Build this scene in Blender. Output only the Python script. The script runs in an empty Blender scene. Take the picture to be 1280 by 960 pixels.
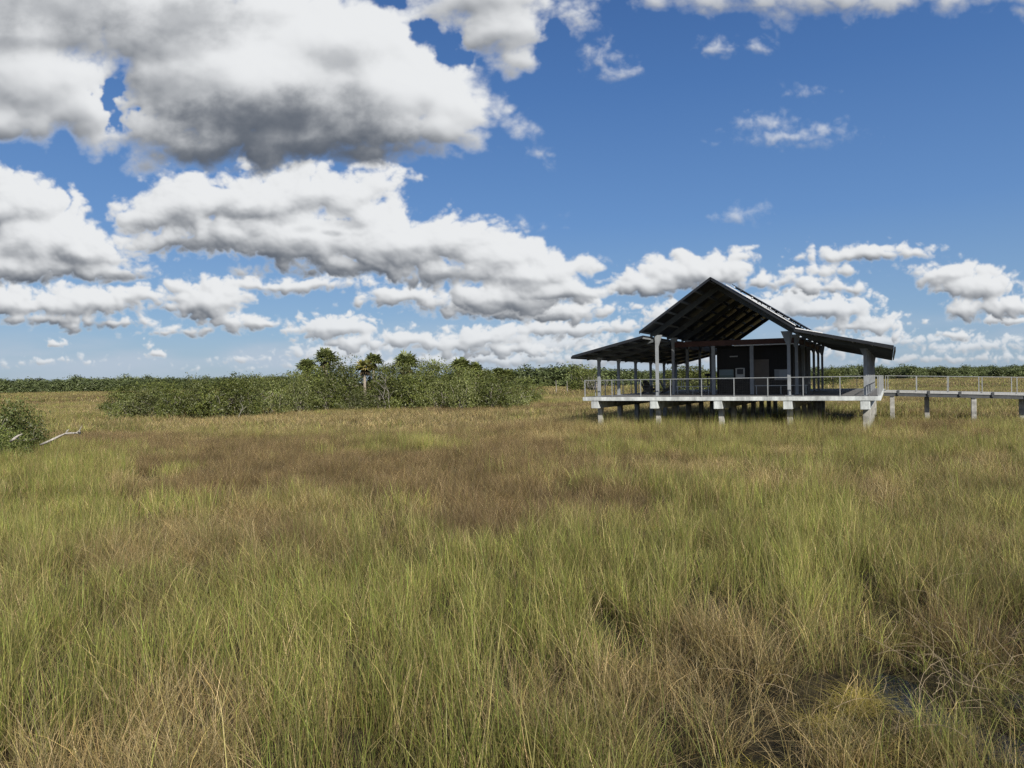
import bpy, bmesh, math, random
import numpy as np
from mathutils import Vector, Matrix, Euler

# ------------------------------------------------------------------ camera, sky, sun, exposure
scene = bpy.context.scene
COL = scene.collection
EYE = 3.4
F = 890.0                       # focal length in photograph pixels (1280 wide)
ROLL = math.radians(0.9)
cam_data = bpy.data.cameras.new('camera')
cam = bpy.data.objects.new('camera', cam_data)
COL.objects.link(cam)
cam_data.sensor_width = 36.0
cam_data.lens = F / 1280 * 36.0
cam_data.clip_start = 0.05
cam_data.clip_end = 6000
pitch = -math.atan(4 / F)
cam.matrix_world = (Matrix.Translation((0, 0, EYE)) @ Matrix.Rotation(math.radians(90) + pitch, 4, 'X')
                    @ Matrix.Rotation(-ROLL, 4, 'Z'))
scene.camera = cam
scene.render.resolution_x, scene.render.resolution_y = 1024, 768
scene.view_settings.view_transform = 'Standard'
scene.view_settings.look = 'None'
scene.view_settings.gamma = 1.0
scene.view_settings.use_curve_mapping = False
scene.view_settings.exposure = 0.38
scene.render.engine = 'CYCLES'
scene.cycles.max_bounces = 5
scene.cycles.diffuse_bounces = 2
scene.cycles.glossy_bounces = 2
scene.cycles.transmission_bounces = 3
scene.cycles.transparent_max_bounces = 6
scene.cycles.use_denoising = True
scene.cycles.denoiser = 'OPENIMAGEDENOISE'
scene.cycles.denoising_input_passes = 'RGB_ALBEDO_NORMAL'
scene.cycles.denoising_prefilter = 'NONE'
scene.cycles.sample_clamp_indirect = 4.0
scene.cycles.sample_clamp_direct = 12.0
scene.cycles.use_adaptive_sampling = False

SUN_EL = math.radians(33)
SUN_AZ = math.atan2(0.378, -0.926)          # clockwise from +Y
SUN = Vector((math.sin(SUN_AZ) * math.cos(SUN_EL), math.cos(SUN_AZ) * math.cos(SUN_EL), math.sin(SUN_EL)))
sun_data = bpy.data.lights.new('sun', 'SUN')
sun_data.energy = 4.8
sun_data.angle = math.radians(0.5)
sun_data.color = (1.0, 0.94, 0.84)
sun = bpy.data.objects.new('sun', sun_data)
sun.rotation_mode = 'QUATERNION'
sun.rotation_quaternion = SUN.to_track_quat('Z', 'Y')
COL.objects.link(sun)

def make_clouds(S=1000.0, UH=1.15, VH=0.85):
    """cumulus field as seen from the place: U = x/y, V = z/y on a plane one unit away; returns rgb + alpha"""
    W=int(2*UH*S); H=int(VH*S)
    rng=np.random.RandomState(11)
    def perlin(x,y,seed):
        r=np.random.RandomState(seed); n=256
        ang=r.rand(n,n).astype(np.float32)*6.2832
        gx=np.cos(ang); gy=np.sin(ang)
        xi=np.floor(x).astype(np.int32); yi=np.floor(y).astype(np.int32)
        fx=(x-xi).astype(np.float32); fy=(y-yi).astype(np.float32)
        x0=xi&255; x1=(xi+1)&255; y0=yi&255; y1=(yi+1)&255
        u=fx*fx*fx*(fx*(fx*6-15)+10); v=fy*fy*fy*(fy*(fy*6-15)+10)
        a=gx[y0,x0]*fx+gy[y0,x0]*fy; b=gx[y0,x1]*(fx-1)+gy[y0,x1]*fy
        c=gx[y1,x0]*fx+gy[y1,x0]*(fy-1); d=gx[y1,x1]*(fx-1)+gy[y1,x1]*(fy-1)
        return ((a+(b-a)*u)*(1-v)+(c+(d-c)*u)*v)*1.5
    def fbm(x,y,s,o,seed,g=.5,billow=False):
        t=0;a=1;n=0
        for i in range(o):
            p=perlin(x/s+17.3*i,y/s+9.1*i,seed+i)
            if billow: p=np.abs(p)*2.2-.55
            t=t+a*p; n+=a; a*=g; s*=.5
        return t/n
    u=(np.arange(W,dtype=np.float32)+.5)/S-UH; v=(np.arange(H,dtype=np.float32)+.5)/S
    U,V=np.meshgrid(u,v)
    X=U*890.; Y=V*890.          # photograph-sized units, Y up from the horizon
    r=math.radians(.9)
    def P(x,y):
        dx=x-640; dy=480-y
        return dx*math.cos(r)+dy*math.sin(r), -dx*math.sin(r)+(dy-4)*math.cos(r)
    def sstep(a,b,t):
        t=np.clip((t-a)/(b-a),0,1); return t*t*(3-2*t)
    def blur(a,k):
        for ax in (0,1):
            for _ in range(2):
                pad=[(0,0),(0,0)]; pad[ax]=(k+1,k)
                c=np.cumsum(np.pad(a,pad,mode='edge'),axis=ax,dtype=np.float64)
                a=((c[2*k+1:]-c[:-2*k-1]) if ax==0 else (c[:,2*k+1:]-c[:,:-2*k-1])).astype(np.float32)/(2*k+1)
        return a
    col=np.zeros((H,W,3),np.float32); A=np.zeros((H,W),np.float32)
    def layer(blobs,holes,darks,scale,seed,edge,amp,relief,warp=1.,lowcut=.0,tone=1.,haze=0.,opac=1.,bias=.16,soft=1.,gain=.62):
        nonlocal col,A
        wx=fbm(X,Y,scale*1.3,5,seed+50)*scale*.42*warp; wy=fbm(X,Y,scale*1.3,5,seed+60)*scale*.24*warp
        x=X+wx; y=Y+wy
        F=np.full((H,W),-9.,np.float32); B=np.zeros((H,W),np.float32)
        for bl in blobs:
            px,py,rx,ry=bl[:4]; w=bl[4] if len(bl)>4 else 1.
            cx,cy=P(px,py)
            dy=(y-cy)/ry; dy=np.where(dy<0,dy*1.35,dy)      # flatter bases
            e=w*(1-np.sqrt(((x-cx)/rx)**2+dy**2))
            e=e*min(rx,ry*1.6)/scale
            # smooth maximum
            k=.12; h=np.clip(.5+.5*(e-F)/k,0,1); F=F*(1-h)+e*h+k*h*(1-h); B=B*(1-h)+dy*h
        F+=bias
        for px,py,rx,ry,w in holes:
            cx,cy=P(px,py)
            hx=X+22*fbm(X,Y,26,5,seed+90); hy=Y+22*fbm(X,Y,26,5,seed+95)
            F-=w*.8*np.exp(-(((hx-cx)/rx)**2+((hy-cy)/ry)**2))
        bil=fbm(x,y*1.25,scale*.62,7,seed,.5,True)
        fine=fbm(X,Y*1.3,scale*.5,7,seed+30,gain)
        D=F+amp*(bil*.8+fine*.55)
        a=sstep(0,edge,D+.02*fbm(X,Y,6,3,seed+70))*opac
        # relief: thickness seen from the front, lit from upper right behind the viewer
        T=np.sqrt(np.clip(D,0,None)+.0004)
        Tb=blur(T,2)
        def lit(T,k,g):
            gy,gx=np.gradient(T); s=scale*S/890.*g
            gx*=s; gy*=s
            n=np.sqrt(1+gx*gx+gy*gy)
            L=np.array([.42,.72,.55]); L/=np.linalg.norm(L)
            return (-gx*L[0]-gy*L[1]+L[2])/n
        k1=max(1,int(scale*.02*soft*S/890)); k2=max(3,int(scale*.07*soft*S/890)); k3=max(5,int(scale*.2*soft*S/890))
        dt=fbm(x*1.0,y*1.2,scale*.30,6,seed+80,.6,True)
        TT=T+.10*dt*sstep(0,.25,T)
        l=.24*lit(blur(TT,k1),2,.34*relief)+.36*lit(blur(TT,k2),1,.7*relief)+.40*lit(blur(T,k3),1,1.5*relief)
        # self shading from what stands toward the light
        up=0
        for st,wt in ((.12,.35),(.28,.35),(.55,.3)):
            sh=int(scale*st*S/890)
            q=np.roll(np.roll(T,-sh,0),-int(sh*.55),1); q[-sh:]=T[-sh:]
            up=up+wt*np.clip(q-T*1.02,0,1)
        dk=np.zeros((H,W),np.float32)
        for px,py,rx,ry,w in darks:
            cx,cy=P(px,py)
            rr=np.sqrt(((x-cx)/rx)**2+((y-cy)/ry)**2)
            dk=np.maximum(dk,w*sstep(1.2,.15,rr+.45*fine+.15*bil))
        b=.46+.66*l-1.0*blur(up.astype(np.float32),max(1,k1//2))*relief
        base=blur(sstep(.15,-.85,B+.35*bil),max(2,k2//2)); b=b*(1-.31*base)+.05*(1-base); b=b*(1-.08*sstep(.3,1.5,D)); m_=sstep(0,.30,D); b=.84*(1-m_)+b*m_
        b=np.clip(b,.0,1.04)
        b=1-(1-b)*.78+.045*fine
        b=b*(1-dk)+dk*(-.03+.42*b+.10*fine)
        b=np.clip(b,.06,1.04)
        b=1.0-(1.0-b)*tone
        # colour: grey-blue shade to white
        c0=np.array([.105,.125,.16]); c1=np.array([.86,.875,.89])
        t=sstep(.05,1.05,b)[...,None]
        c=c0*(1-t)+c1*t
        hz=np.array([.55,.64,.74])
        c=c*(1-haze)+hz*haze
        a=a[...,None]
        col[:]=col*(1-a)+c*a; A[:]=A+(1-A)*a[...,0]
    vn=fbm(X,Y*4.5,260,6,900); vm=sstep(-.05,.5,vn+.32*np.exp(-((X-120)/420)**2))*np.exp(-((Y-30)/34)**2)*.75
    col+=np.array([.50,.58,.69])*vm[...,None]; A+=vm
    # farthest first: the band of small cumulus above the horizon
    layer([(600,452,230,9),(420,440,60,12),(800,448,120,12),(1090,428,100,10),(1230,432,60,8),(960,440,120,10),(700,430,90,12),(300,449,22,4),(62,452,40,4),(1180,448,90,6),(1255,428,25,7)],
          [],[(560,455,250,7,.45),(760,452,150,8,.45),(1150,446,140,6,.4)],26,301,.55,.75,.55,1.2,tone=.85,haze=.24,opac=.9,bias=.17)
    layer([(75,430,11,8),(187,432,9,9),(190,444,15,9),(420,410,58,20),(455,428,62,12),(500,425,50,15),(555,430,45,12),(600,424,60,18),(660,412,45,12),(705,412,75,14),(770,408,40,10),(640,440,120,10),
           (1080,408,60,13),(1040,385,62,18),(985,378,60,17),(1105,398,32,8),(1200,418,25,8),(1120,420,16,8),(1270,400,30,7),(900,390,120,18),(840,400,60,12)],
          [],[(560,442,110,8,.45),(700,425,80,7,.4),(1040,402,90,7,.4),(1010,392,60,6,.3)],38,201,.30,.62,.75,1.,tone=.95,haze=.10,bias=.07)
    layer([(100,380,95,24),(15,378,40,26),(160,372,50,14),(60,398,60,10),(130,406,50,7),
           (262,378,52,32),(300,404,55,12),(246,413,50,6),(330,405,24,9),(235,360,36,14),(350,358,110,10),(520,372,70,14),(620,380,100,22),(690,390,70,20),
           (800,358,50,20),(862,343,72,26),(890,335,50,16),(925,322,20,13),(985,352,60,10),(1030,362,50,10),
           (1080,318,74,13),(1120,314,44,9),(1030,338,40,9),(1000,338,20,6),(1190,345,52,18),(1165,338,40,8),(1225,360,52,26),(1265,385,40,18),(1210,388,26,16)],
          [],[(120,408,72,9,.5),(60,400,60,6,.3),(278,400,16,6,.45),(640,392,110,9,.5),(560,384,60,8,.4),(1080,326,60,6,.3),(1225,398,50,7,.35),(830,372,50,7,.35),(880,362,60,8,.3)],48,101,.32,.52,.85,.75,bias=.12)
    layer([(20,262,80,42),(45,300,95,45),(105,318,70,30),(140,340,50,16),(0,330,110,28),(0,232,50,20),
           (185,270,40,26),(230,262,68,40),(320,255,90,40),(400,246,92,34),(440,232,52,20),(300,298,100,32),(380,300,120,42),(470,290,60,40),(500,310,90,42),(560,305,70,36),
           (590,290,46,24),(620,325,62,30),(660,345,60,30),(560,345,80,20),(710,336,26,15),(700,365,50,22),(640,375,90,22),(450,335,120,16),(215,300,50,20)],
          [],[(290,272,34,14,.62),(300,284,50,10,.4),(350,275,32,14,.6),(380,288,20,8,.4),(436,278,34,10,.55),(418,291,18,6,.5),(92,325,42,9,.6),(400,340,190,14,.45),(560,350,110,12,.45),
           (230,308,60,12,.45),(330,330,90,12,.45),(480,352,60,9,.45),(560,388,70,9,.5),(700,372,60,8,.4),(150,345,50,8,.4),(640,350,60,8,.4),(660,380,70,9,.45),(60,350,110,9,.4),(0,290,30,20,.3),(500,315,80,7,.3)],84,41,.25,.5,.9,.7,bias=.13,soft=1.)
    # nearest: the great cloud overhead on the left, its grey base toward us
    layer([(40,30,190,70),(30,105,120,62),(95,140,75,42),(20,150,90,32),(230,40,150,80),(210,170,70,34),(250,190,80,30),(320,110,190,90),(420,60,150,80),(470,110,130,80),(530,110,80,62),(560,160,58,42),
           (350,180,210,42),(360,140,160,70),(470,160,130,50),(560,130,60,50),(562,135,26,24),(460,190,120,26),(560,100,34,36),(545,100,60,50),(530,85,60,50),(535,168,30,28),(560,30,50,22,.7),
           (620,40,72,52),(600,-10,100,50),(650,78,36,24),(705,22,36,26,.75)],
          [(135,122,12,15,1.5),(148,150,9,14,.9),(168,136,8,7,.5),(556,62,20,18,.9),(530,38,12,14,.6),(492,3,18,7,.6),(692,62,16,30,.7),(588,76,14,9,.6)],
          [(340,165,200,60,.97),(400,192,200,38,1.0),(270,198,100,28,.95),(520,205,60,14,.6),(210,110,90,40,.45),(80,15,150,48,.72),(240,24,95,40,.68),(20,60,70,20,.4),(430,70,60,26,.42),(330,20,40,16,.3),(120,60,80,24,.35),(640,60,50,26,.25),(60,135,70,30,.18),(600,10,80,20,.3)],150,7,.32,.42,.8,.35,bias=.11,soft=1.1)
    # thin torn wisps and the veil along the top edge
    layer([(1010,-6,170,32),(1100,-4,140,20),(900,-8,80,20),(1200,-10,90,16)],[],[(1000,5,160,30,.35)],120,501,.6,.6,.5,.6,tone=.8,opac=.92,bias=.2)
    layer([(750,72,26,14),(772,92,24,14),(900,60,22,14),(950,62,14,7),(965,155,34,14),(985,172,58,15),(1030,165,34,9),(925,272,20,8),(640,285,18,4),(1000,118,14,4)],[],[],44,601,1.3,.7,.5,1.,tone=.7,opac=.75,bias=.22,gain=.7)
    return col,A

def build_world():
    S, UH, VH = 1000.0, 1.15, 0.85
    col, A = make_clouds(S, UH, VH)
    H, W, _ = col.shape
    px = np.ones((H, W, 4), np.float32)
    px[..., :3] = col; px[..., 3] = A
    img = bpy.data.images.new('cloud_field', W, H, alpha=True, float_buffer=True, is_data=True)
    img.alpha_mode = 'CHANNEL_PACKED'
    img.pixels.foreach_set(px.ravel()); img.update()
    w = bpy.data.worlds.new('World'); scene.world = w; w.use_nodes = True
    nt = w.node_tree; N = nt.nodes; L = nt.links; N.clear()
    def math_(op, a, b=None):
        n = N.new('ShaderNodeMath'); n.operation = op
        for i, v in enumerate((a, b)):
            if v is None: continue
            if isinstance(v, (int, float)): n.inputs[i].default_value = v
            else: L.new(v, n.inputs[i])
        return n.outputs[0]
    tc = N.new('ShaderNodeTexCoord'); sp = N.new('ShaderNodeSeparateXYZ'); L.new(tc.outputs['Generated'], sp.inputs[0])
    y = math_('MAXIMUM', math_('ABSOLUTE', sp.outputs[1]), 0.02)
    u = math_('DIVIDE', math_('ADD', math_('DIVIDE', sp.outputs[0], y), UH), 2 * UH)
    v = math_('DIVIDE', math_('DIVIDE', math_('MAXIMUM', sp.outputs[2], 0.0004), y), VH)
    cb = N.new('ShaderNodeCombineXYZ'); L.new(u, cb.inputs[0]); L.new(v, cb.inputs[1])
    im = N.new('ShaderNodeTexImage'); im.image = img; im.extension = 'MIRROR'; im.interpolation = 'Cubic'
    L.new(cb.outputs[0], im.inputs[0])
    sky = N.new('ShaderNodeTexSky'); sky.sky_type = 'NISHITA'; sky.sun_disc = False
    sky.sun_elevation = SUN_EL; sky.sun_rotation = SUN_AZ
    sky.altitude = 0; sky.air_density = 1.0; sky.dust_density = 0.6; sky.ozone_density = 2.5
    hs = N.new('ShaderNodeHueSaturation'); hs.inputs['Saturation'].default_value = SKY_SAT
    L.new(sky.outputs[0], hs.inputs['Color'])
    def bg(c, s):
        b = N.new('ShaderNodeBackground'); b.inputs['Strength'].default_value = s
        L.new(c, b.inputs['Color']); return b.outputs[0]
    # the day's blue, paler toward the horizon, over the physical sky
    ele = N.new('ShaderNodeMapRange'); ele.inputs[1].default_value = 0.0; ele.inputs[2].default_value = 0.75
    L.new(sp.outputs[2], ele.inputs[0])
    cr = N.new('ShaderNodeValToRGB'); L.new(ele.outputs[0], cr.inputs[0]); E = cr.color_ramp.elements
    for k_, (pos, c_) in enumerate([(0.0, (.36, .49, .64)), (.10, (.24, .405, .65)), (.28, (.135, .285, .60)), (.5, (.075, .19, .48)), (.68, (.046, .128, .37)), (1.0, (.035, .10, .30))]):
        e_ = E[k_] if k_ < 2 else E.new(pos)
        e_.position = pos; e_.color = (*c_, 1)
    ph = bg(hs.outputs[0], SKY_STR); mine = bg(cr.outputs[0], .71)
    m0 = N.new('ShaderNodeMixShader'); m0.inputs[0].default_value = .8; L.new(ph, m0.inputs[1]); L.new(mine, m0.inputs[2])
    clear = m0.outputs[0]
    inv = math_('SUBTRACT', 1.0, im.outputs['Alpha'])
    mx = N.new('ShaderNodeMixShader'); L.new(im.outputs['Alpha'], mx.inputs[0]); L.new(clear, mx.inputs[1])
    cl = bg(im.outputs['Color'], CLOUD_STR)
    ad = N.new('ShaderNodeAddShader'); L.new(mx.outputs[0], ad.inputs[0]); L.new(cl, ad.inputs[1])
    out = N.new('ShaderNodeOutputWorld'); L.new(ad.outputs[0], out.inputs[0])
    w.cycles.sampling_method = 'MANUAL'; w.cycles.sample_map_resolution = 1024

SKY_SAT, SKY_STR, CLOUD_STR = 1.15, 0.08, 0.735
build_world()

# ------------------------------------------------------------------ helpers
def at(px, py, D):
    """photograph pixel -> world point at distance D along +Y"""
    dx, dy = px - 640, 480 - py
    u = (dx * math.cos(ROLL) + dy * math.sin(ROLL)) / F
    v = (-dx * math.sin(ROLL) + (dy - 4) * math.cos(ROLL)) / F
    return Vector((u * D, D, EYE + v * D))

def tag(o, label=None, cat=None, group=None, kind=None):
    if label: o['label'] = label
    if cat: o['category'] = cat
    if group: o['group'] = group
    if kind: o['kind'] = kind
    return o

def empty(name, loc, rz=0, **k):
    o = bpy.data.objects.new(name, None); COL.objects.link(o)
    o.location = loc; o.rotation_euler = (0, 0, rz); o.empty_display_size = 0.3
    return tag(o, **k)

def copy_tree(o, parent=None):
    c = o.copy(); COL.objects.link(c); c.parent = parent
    for ch in list(o.children): copy_tree(ch, c)
    return c

class MB:
    def __init__(s): s.v = []; s.f = []
    def box(s, c, d, rz=0.0):
        cx, cy, cz = c; x, y, z = d[0] / 2, d[1] / 2, d[2] / 2; n = len(s.v)
        ca, sa = math.cos(rz), math.sin(rz)
        for k in range(8):
            X = x if k & 1 else -x; Y = y if k & 2 else -y; Z = z if k & 4 else -z
            s.v.append((cx + X * ca - Y * sa, cy + X * sa + Y * ca, cz + Z))
        for q in ((0, 2, 3, 1), (4, 5, 7, 6), (0, 1, 5, 4), (2, 6, 7, 3), (0, 4, 6, 2), (1, 3, 7, 5)):
            s.f.append(tuple(n + i for i in q))
        return s
    def mm(s, x0, x1, y0, y1, z0, z1): return s.box(((x0 + x1) / 2, (y0 + y1) / 2, (z0 + z1) / 2), (x1 - x0, y1 - y0, z1 - z0))
    def prism(s, prof, y0, y1):
        """profile in (x, z) extruded along y"""
        n = len(s.v); k = len(prof)
        for y in (y0, y1):
            for (x, z) in prof: s.v.append((x, y, z))
        s.f.append(tuple(n + i for i in range(k))); s.f.append(tuple(n + k + i for i in reversed(range(k))))
        for i in range(k):
            j = (i + 1) % k; s.f.append((n + j, n + i, n + k + i, n + k + j))
        return s
    def prismx(s, prof, x0, x1):
        n = len(s.v); k = len(prof)
        for x in (x0, x1):
            for (y, z) in prof: s.v.append((x, y, z))
        s.f.append(tuple(n + i for i in range(k))); s.f.append(tuple(n + k + i for i in reversed(range(k))))
        for i in range(k):
            j = (i + 1) % k; s.f.append((n + j, n + i, n + k + i, n + k + j))
        return s
    def tube(s, pts, rad, seg=6):
        pts = [Vector(p) for p in pts]; n0 = len(s.v)
        for i, p in enumerate(pts):
            t = (pts[min(i + 1, len(pts) - 1)] - pts[max(i - 1, 0)]).normalized()
            a = t.cross(Vector((0.31, 0.17, 0.93)));
            if a.length < .1: a = t.cross(Vector((1, 0, 0)))
            a.normalize(); b = t.cross(a)
            for k in range(seg):
                w = 2 * math.pi * k / seg
                s.v.append(tuple(p + (a * math.cos(w) + b * math.sin(w)) * rad[i]))
        for i in range(len(pts) - 1):
            for k in range(seg):
                k2 = (k + 1) % seg
                s.f.append((n0 + i * seg + k, n0 + i * seg + k2, n0 + (i + 1) * seg + k2, n0 + (i + 1) * seg + k))
        s.f.append(tuple(n0 + k for k in reversed(range(seg)))); e = n0 + (len(pts) - 1) * seg
        s.f.append(tuple(e + k for k in range(seg)))
        return s
    def mesh(s, name, mat, smooth=False):
        me = bpy.data.meshes.new(name); me.from_pydata(s.v, [], s.f)
        bm = bmesh.new(); bm.from_mesh(me); bmesh.ops.recalc_face_normals(bm, faces=bm.faces); bm.to_mesh(me); bm.free()
        me.materials.append(mat)
        if smooth: me.shade_smooth()
        return me
    def build(s, name, mat, parent=None, smooth=False, bevel=0.0, loc=(0, 0, 0)):
        o = bpy.data.objects.new(name, s.mesh(name, mat, smooth)); COL.objects.link(o)
        o.parent = parent; o.location = loc
        if bevel:
            m = o.modifiers.new('bevel', 'BEVEL'); m.width = bevel; m.segments = 2; m.limit_method = 'ANGLE'
        return o

def mesh_np(name, V, Fq, mat, color=None):
    """V (n,3); Fq list of arrays (m,k) of faces"""
    me = bpy.data.meshes.new(name)
    loops = np.concatenate([f.ravel() for f in Fq]).astype(np.int32)
    tot = np.concatenate([np.full(len(f), f.shape[1]) for f in Fq]).astype(np.int32)
    st = np.concatenate([[0], np.cumsum(tot)[:-1]]).astype(np.int32)
    me.vertices.add(len(V)); me.vertices.foreach_set('co', V.astype(np.float32).ravel())
    me.loops.add(len(loops)); me.loops.foreach_set('vertex_index', loops)
    me.polygons.add(len(tot)); me.polygons.foreach_set('loop_start', st); me.polygons.foreach_set('loop_total', tot)
    me.update(calc_edges=True)
    if color is not None:
        a = me.color_attributes.new('tint', 'FLOAT_COLOR', 'POINT')
        c = np.ones((len(V), 4), np.float32); c[:, :3] = color
        a.data.foreach_set('color', c.ravel())
    me.materials.append(mat)
    return me

# ------------------------------------------------------------------ materials
def new_mat(name):
    m = bpy.data.materials.new(name); m.use_nodes = True
    nt = m.node_tree; return m, nt.nodes, nt.links, nt.nodes['Principled BSDF']

def surf(name, base, rough=.7, var=.25, scale=3.0, metal=0.0, streak=None, bump=.15, bscale=25, second=None, spec=.4):
    m, N, L, P = new_mat(name)
    tc = N.new('ShaderNodeTexCoord'); mp = N.new('ShaderNodeMapping'); L.new(tc.outputs['Object'], mp.inputs[0])
    if streak: mp.inputs['Scale'].default_value = streak
    no = N.new('ShaderNodeTexNoise'); no.inputs['Scale'].default_value = scale; no.inputs['Detail'].default_value = 8
    no.inputs['Roughness'].default_value = .65
    L.new(mp.outputs[0], no.inputs[0])
    cr = N.new('ShaderNodeValToRGB'); L.new(no.outputs[0], cr.inputs[0])
    b = np.array(base); s2 = np.array(second) if second is not None else b * (1 - var)
    cr.color_ramp.elements[0].position = .35; cr.color_ramp.elements[0].color = (*s2, 1)
    cr.color_ramp.elements[1].position = .62; cr.color_ramp.elements[1].color = (*np.minimum(b * (1 + var * .4), .9), 1)
    L.new(cr.outputs[0], P.inputs['Base Color'])
    P.inputs['Roughness'].default_value = rough; P.inputs['Metallic'].default_value = metal
    P.inputs['Specular IOR Level'].default_value = spec
    n2 = N.new('ShaderNodeTexNoise'); n2.inputs['Scale'].default_value = bscale; n2.inputs['Detail'].default_value = 5
    L.new(tc.outputs['Object'], n2.inputs[0])
    bu = N.new('ShaderNodeBump'); bu.inputs['Strength'].default_value = bump; bu.inputs['Distance'].default_value = .02
    L.new(n2.outputs[0], bu.inputs['Height']); L.new(bu.outputs[0], P.inputs['Normal'])
    return m

def leafy(name, trans=.3, gloss=.06, patch=.35, pscale=.25, gain=1.0, rnd=.25):
    m = bpy.data.materials.new(name); m.use_nodes = True
    nt = m.node_tree; N = nt.nodes; L = nt.links; N.clear()
    at_ = N.new('ShaderNodeAttribute'); at_.attribute_name = 'tint'
    g = N.new('ShaderNodeNewGeometry')
    no = N.new('ShaderNodeTexNoise'); no.inputs['Scale'].default_value = pscale; no.inputs['Detail'].default_value = 5
    L.new(g.outputs['Position'], no.inputs[0])
    mr = N.new('ShaderNodeMapRange'); mr.inputs[1].default_value = .3; mr.inputs[2].default_value = .7
    mr.inputs[3].default_value = (1 - patch) * gain; mr.inputs[4].default_value = (1 + patch) * gain
    L.new(no.outputs[0], mr.inputs[0])
    oi = N.new('ShaderNodeObjectInfo')
    r2 = N.new('ShaderNodeMapRange'); r2.inputs[3].default_value = 1 - rnd; r2.inputs[4].default_value = 1 + rnd
    L.new(oi.outputs['Random'], r2.inputs[0])
    mu = N.new('ShaderNodeMath'); mu.operation = 'MULTIPLY'; L.new(mr.outputs[0], mu.inputs[0]); L.new(r2.outputs[0], mu.inputs[1])
    vm = N.new('ShaderNodeVectorMath'); vm.operation = 'SCALE'; L.new(at_.outputs['Color'], vm.inputs[0]); L.new(mu.outputs[0], vm.inputs['Scale'])
    d = N.new('ShaderNodeBsdfDiffuse'); t = N.new('ShaderNodeBsdfTranslucent'); gl = N.new('ShaderNodeBsdfGlossy')
    gl.inputs['Roughness'].default_value = .5; gl.inputs['Color'].default_value = (.9, .9, .85, 1)
    L.new(vm.outputs[0], d.inputs[0]); L.new(vm.outputs[0], t.inputs[0])
    m1 = N.new('ShaderNodeMixShader'); m1.inputs[0].default_value = trans; L.new(d.outputs[0], m1.inputs[1]); L.new(t.outputs[0], m1.inputs[2])
    m2 = N.new('ShaderNodeMixShader'); m2.inputs[0].default_value = gloss; L.new(m1.outputs[0], m2.inputs[1]); L.new(gl.outputs[0], m2.inputs[2])
    o = N.new('ShaderNodeOutputMaterial'); L.new(m2.outputs[0], o.inputs[0])
    return m

M = {}
M['grass'] = leafy('grass_blades', .36, .02, .24, .35, 1.05, .28)
M['leaf'] = leafy('shrub_leaves', .25, .03, .38, .45, 1.0, .34)
M['frond'] = leafy('palm_fronds', .2, .04, .12, .8, 1.0, .15)
M['farleaf'] = leafy('far_wood_leaves', .2, .03, .2, .05, 1.0, .25)
M['bark'] = surf('grey_bark', (.30, .27, .23), .9, .4, 6, streak=(1, 1, .3), bump=.5)
M['palmbark'] = surf('palm_bark', (.30, .26, .21), .9, .45, 5, streak=(1, 1, 3), bump=.6)
M['dead'] = surf('bleached_wood', (.36, .335, .30), .9, .55, 18, streak=(1, 1, 1), bump=.4)
M['snag'] = surf('weathered_snag', (.27, .25, .22), .9, .35, 6, bump=.3)
M['concrete'] = surf('pale_concrete', (.53, .56, .555), .88, .42, 2.2, streak=(1, 1, .35), bump=.35)
M['pile'] = surf('pile_concrete', (.36, .355, .33), .9, .45, 2.4, bump=.25)
M['deckwood'] = surf('deck_boards', (.15, .15, .15), .8, .3, 1.2, streak=(.4, 9, 1), bump=.2)
M['column'] = surf('painted_steel', (.27, .29, .31), .55, .2, 1.5, bump=.05, spec=.5)
M['steel'] = surf('galvanised_steel', (.36, .375, .38), .4, .15, 4, metal=.35, bump=.05, spec=.5)
M['rafter'] = surf('roof_steel', (.10, .112, .12), .6, .2, 2, bump=.05)
M['panel'] = surf('roof_panel_dark', (.022, .024, .028), .35, .25, 1.5, bump=.02, spec=.3)
M['barge'] = surf('dark_gutter', (.025, .027, .03), .6, .2, 3, bump=.05)
M['trim'] = surf('pale_flashing', (.70, .71, .72), .45, .12, 2, bump=.03)
M['purlin'] = surf('roof_purlins', (.20, .215, .225), .55, .2, 2, bump=.05)
M['wire'] = surf('dull_wire', (.13, .135, .14), .7, .2, 3, bump=0)
M['redbeam'] = surf('red_brown_beam', (.085, .036, .028), .6, .3, 2, bump=.1)
M['roomwall'] = surf('dark_cladding', (.014, .013, .0125), .75, .3, 2, streak=(6, 6, .4), bump=.2)
M['door'] = surf('brown_door', (.13, .11, .095), .6, .15, 2, bump=.05)
M['chair'] = surf('charcoal_slats', (.03, .03, .032), .6, .2, 5, bump=.05)
M['channel'] = surf('dark_edge_channel', (.075, .08, .085), .6, .25, 3, bump=.05)
M['walk'] = surf('grating_deck', (.38, .385, .385), .7, .2, 3, streak=(6, .5, 1), bump=.2)

def flat(name, c, rough=.5):
    return surf(name, c, rough, .08, 4, bump=.02)

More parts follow.
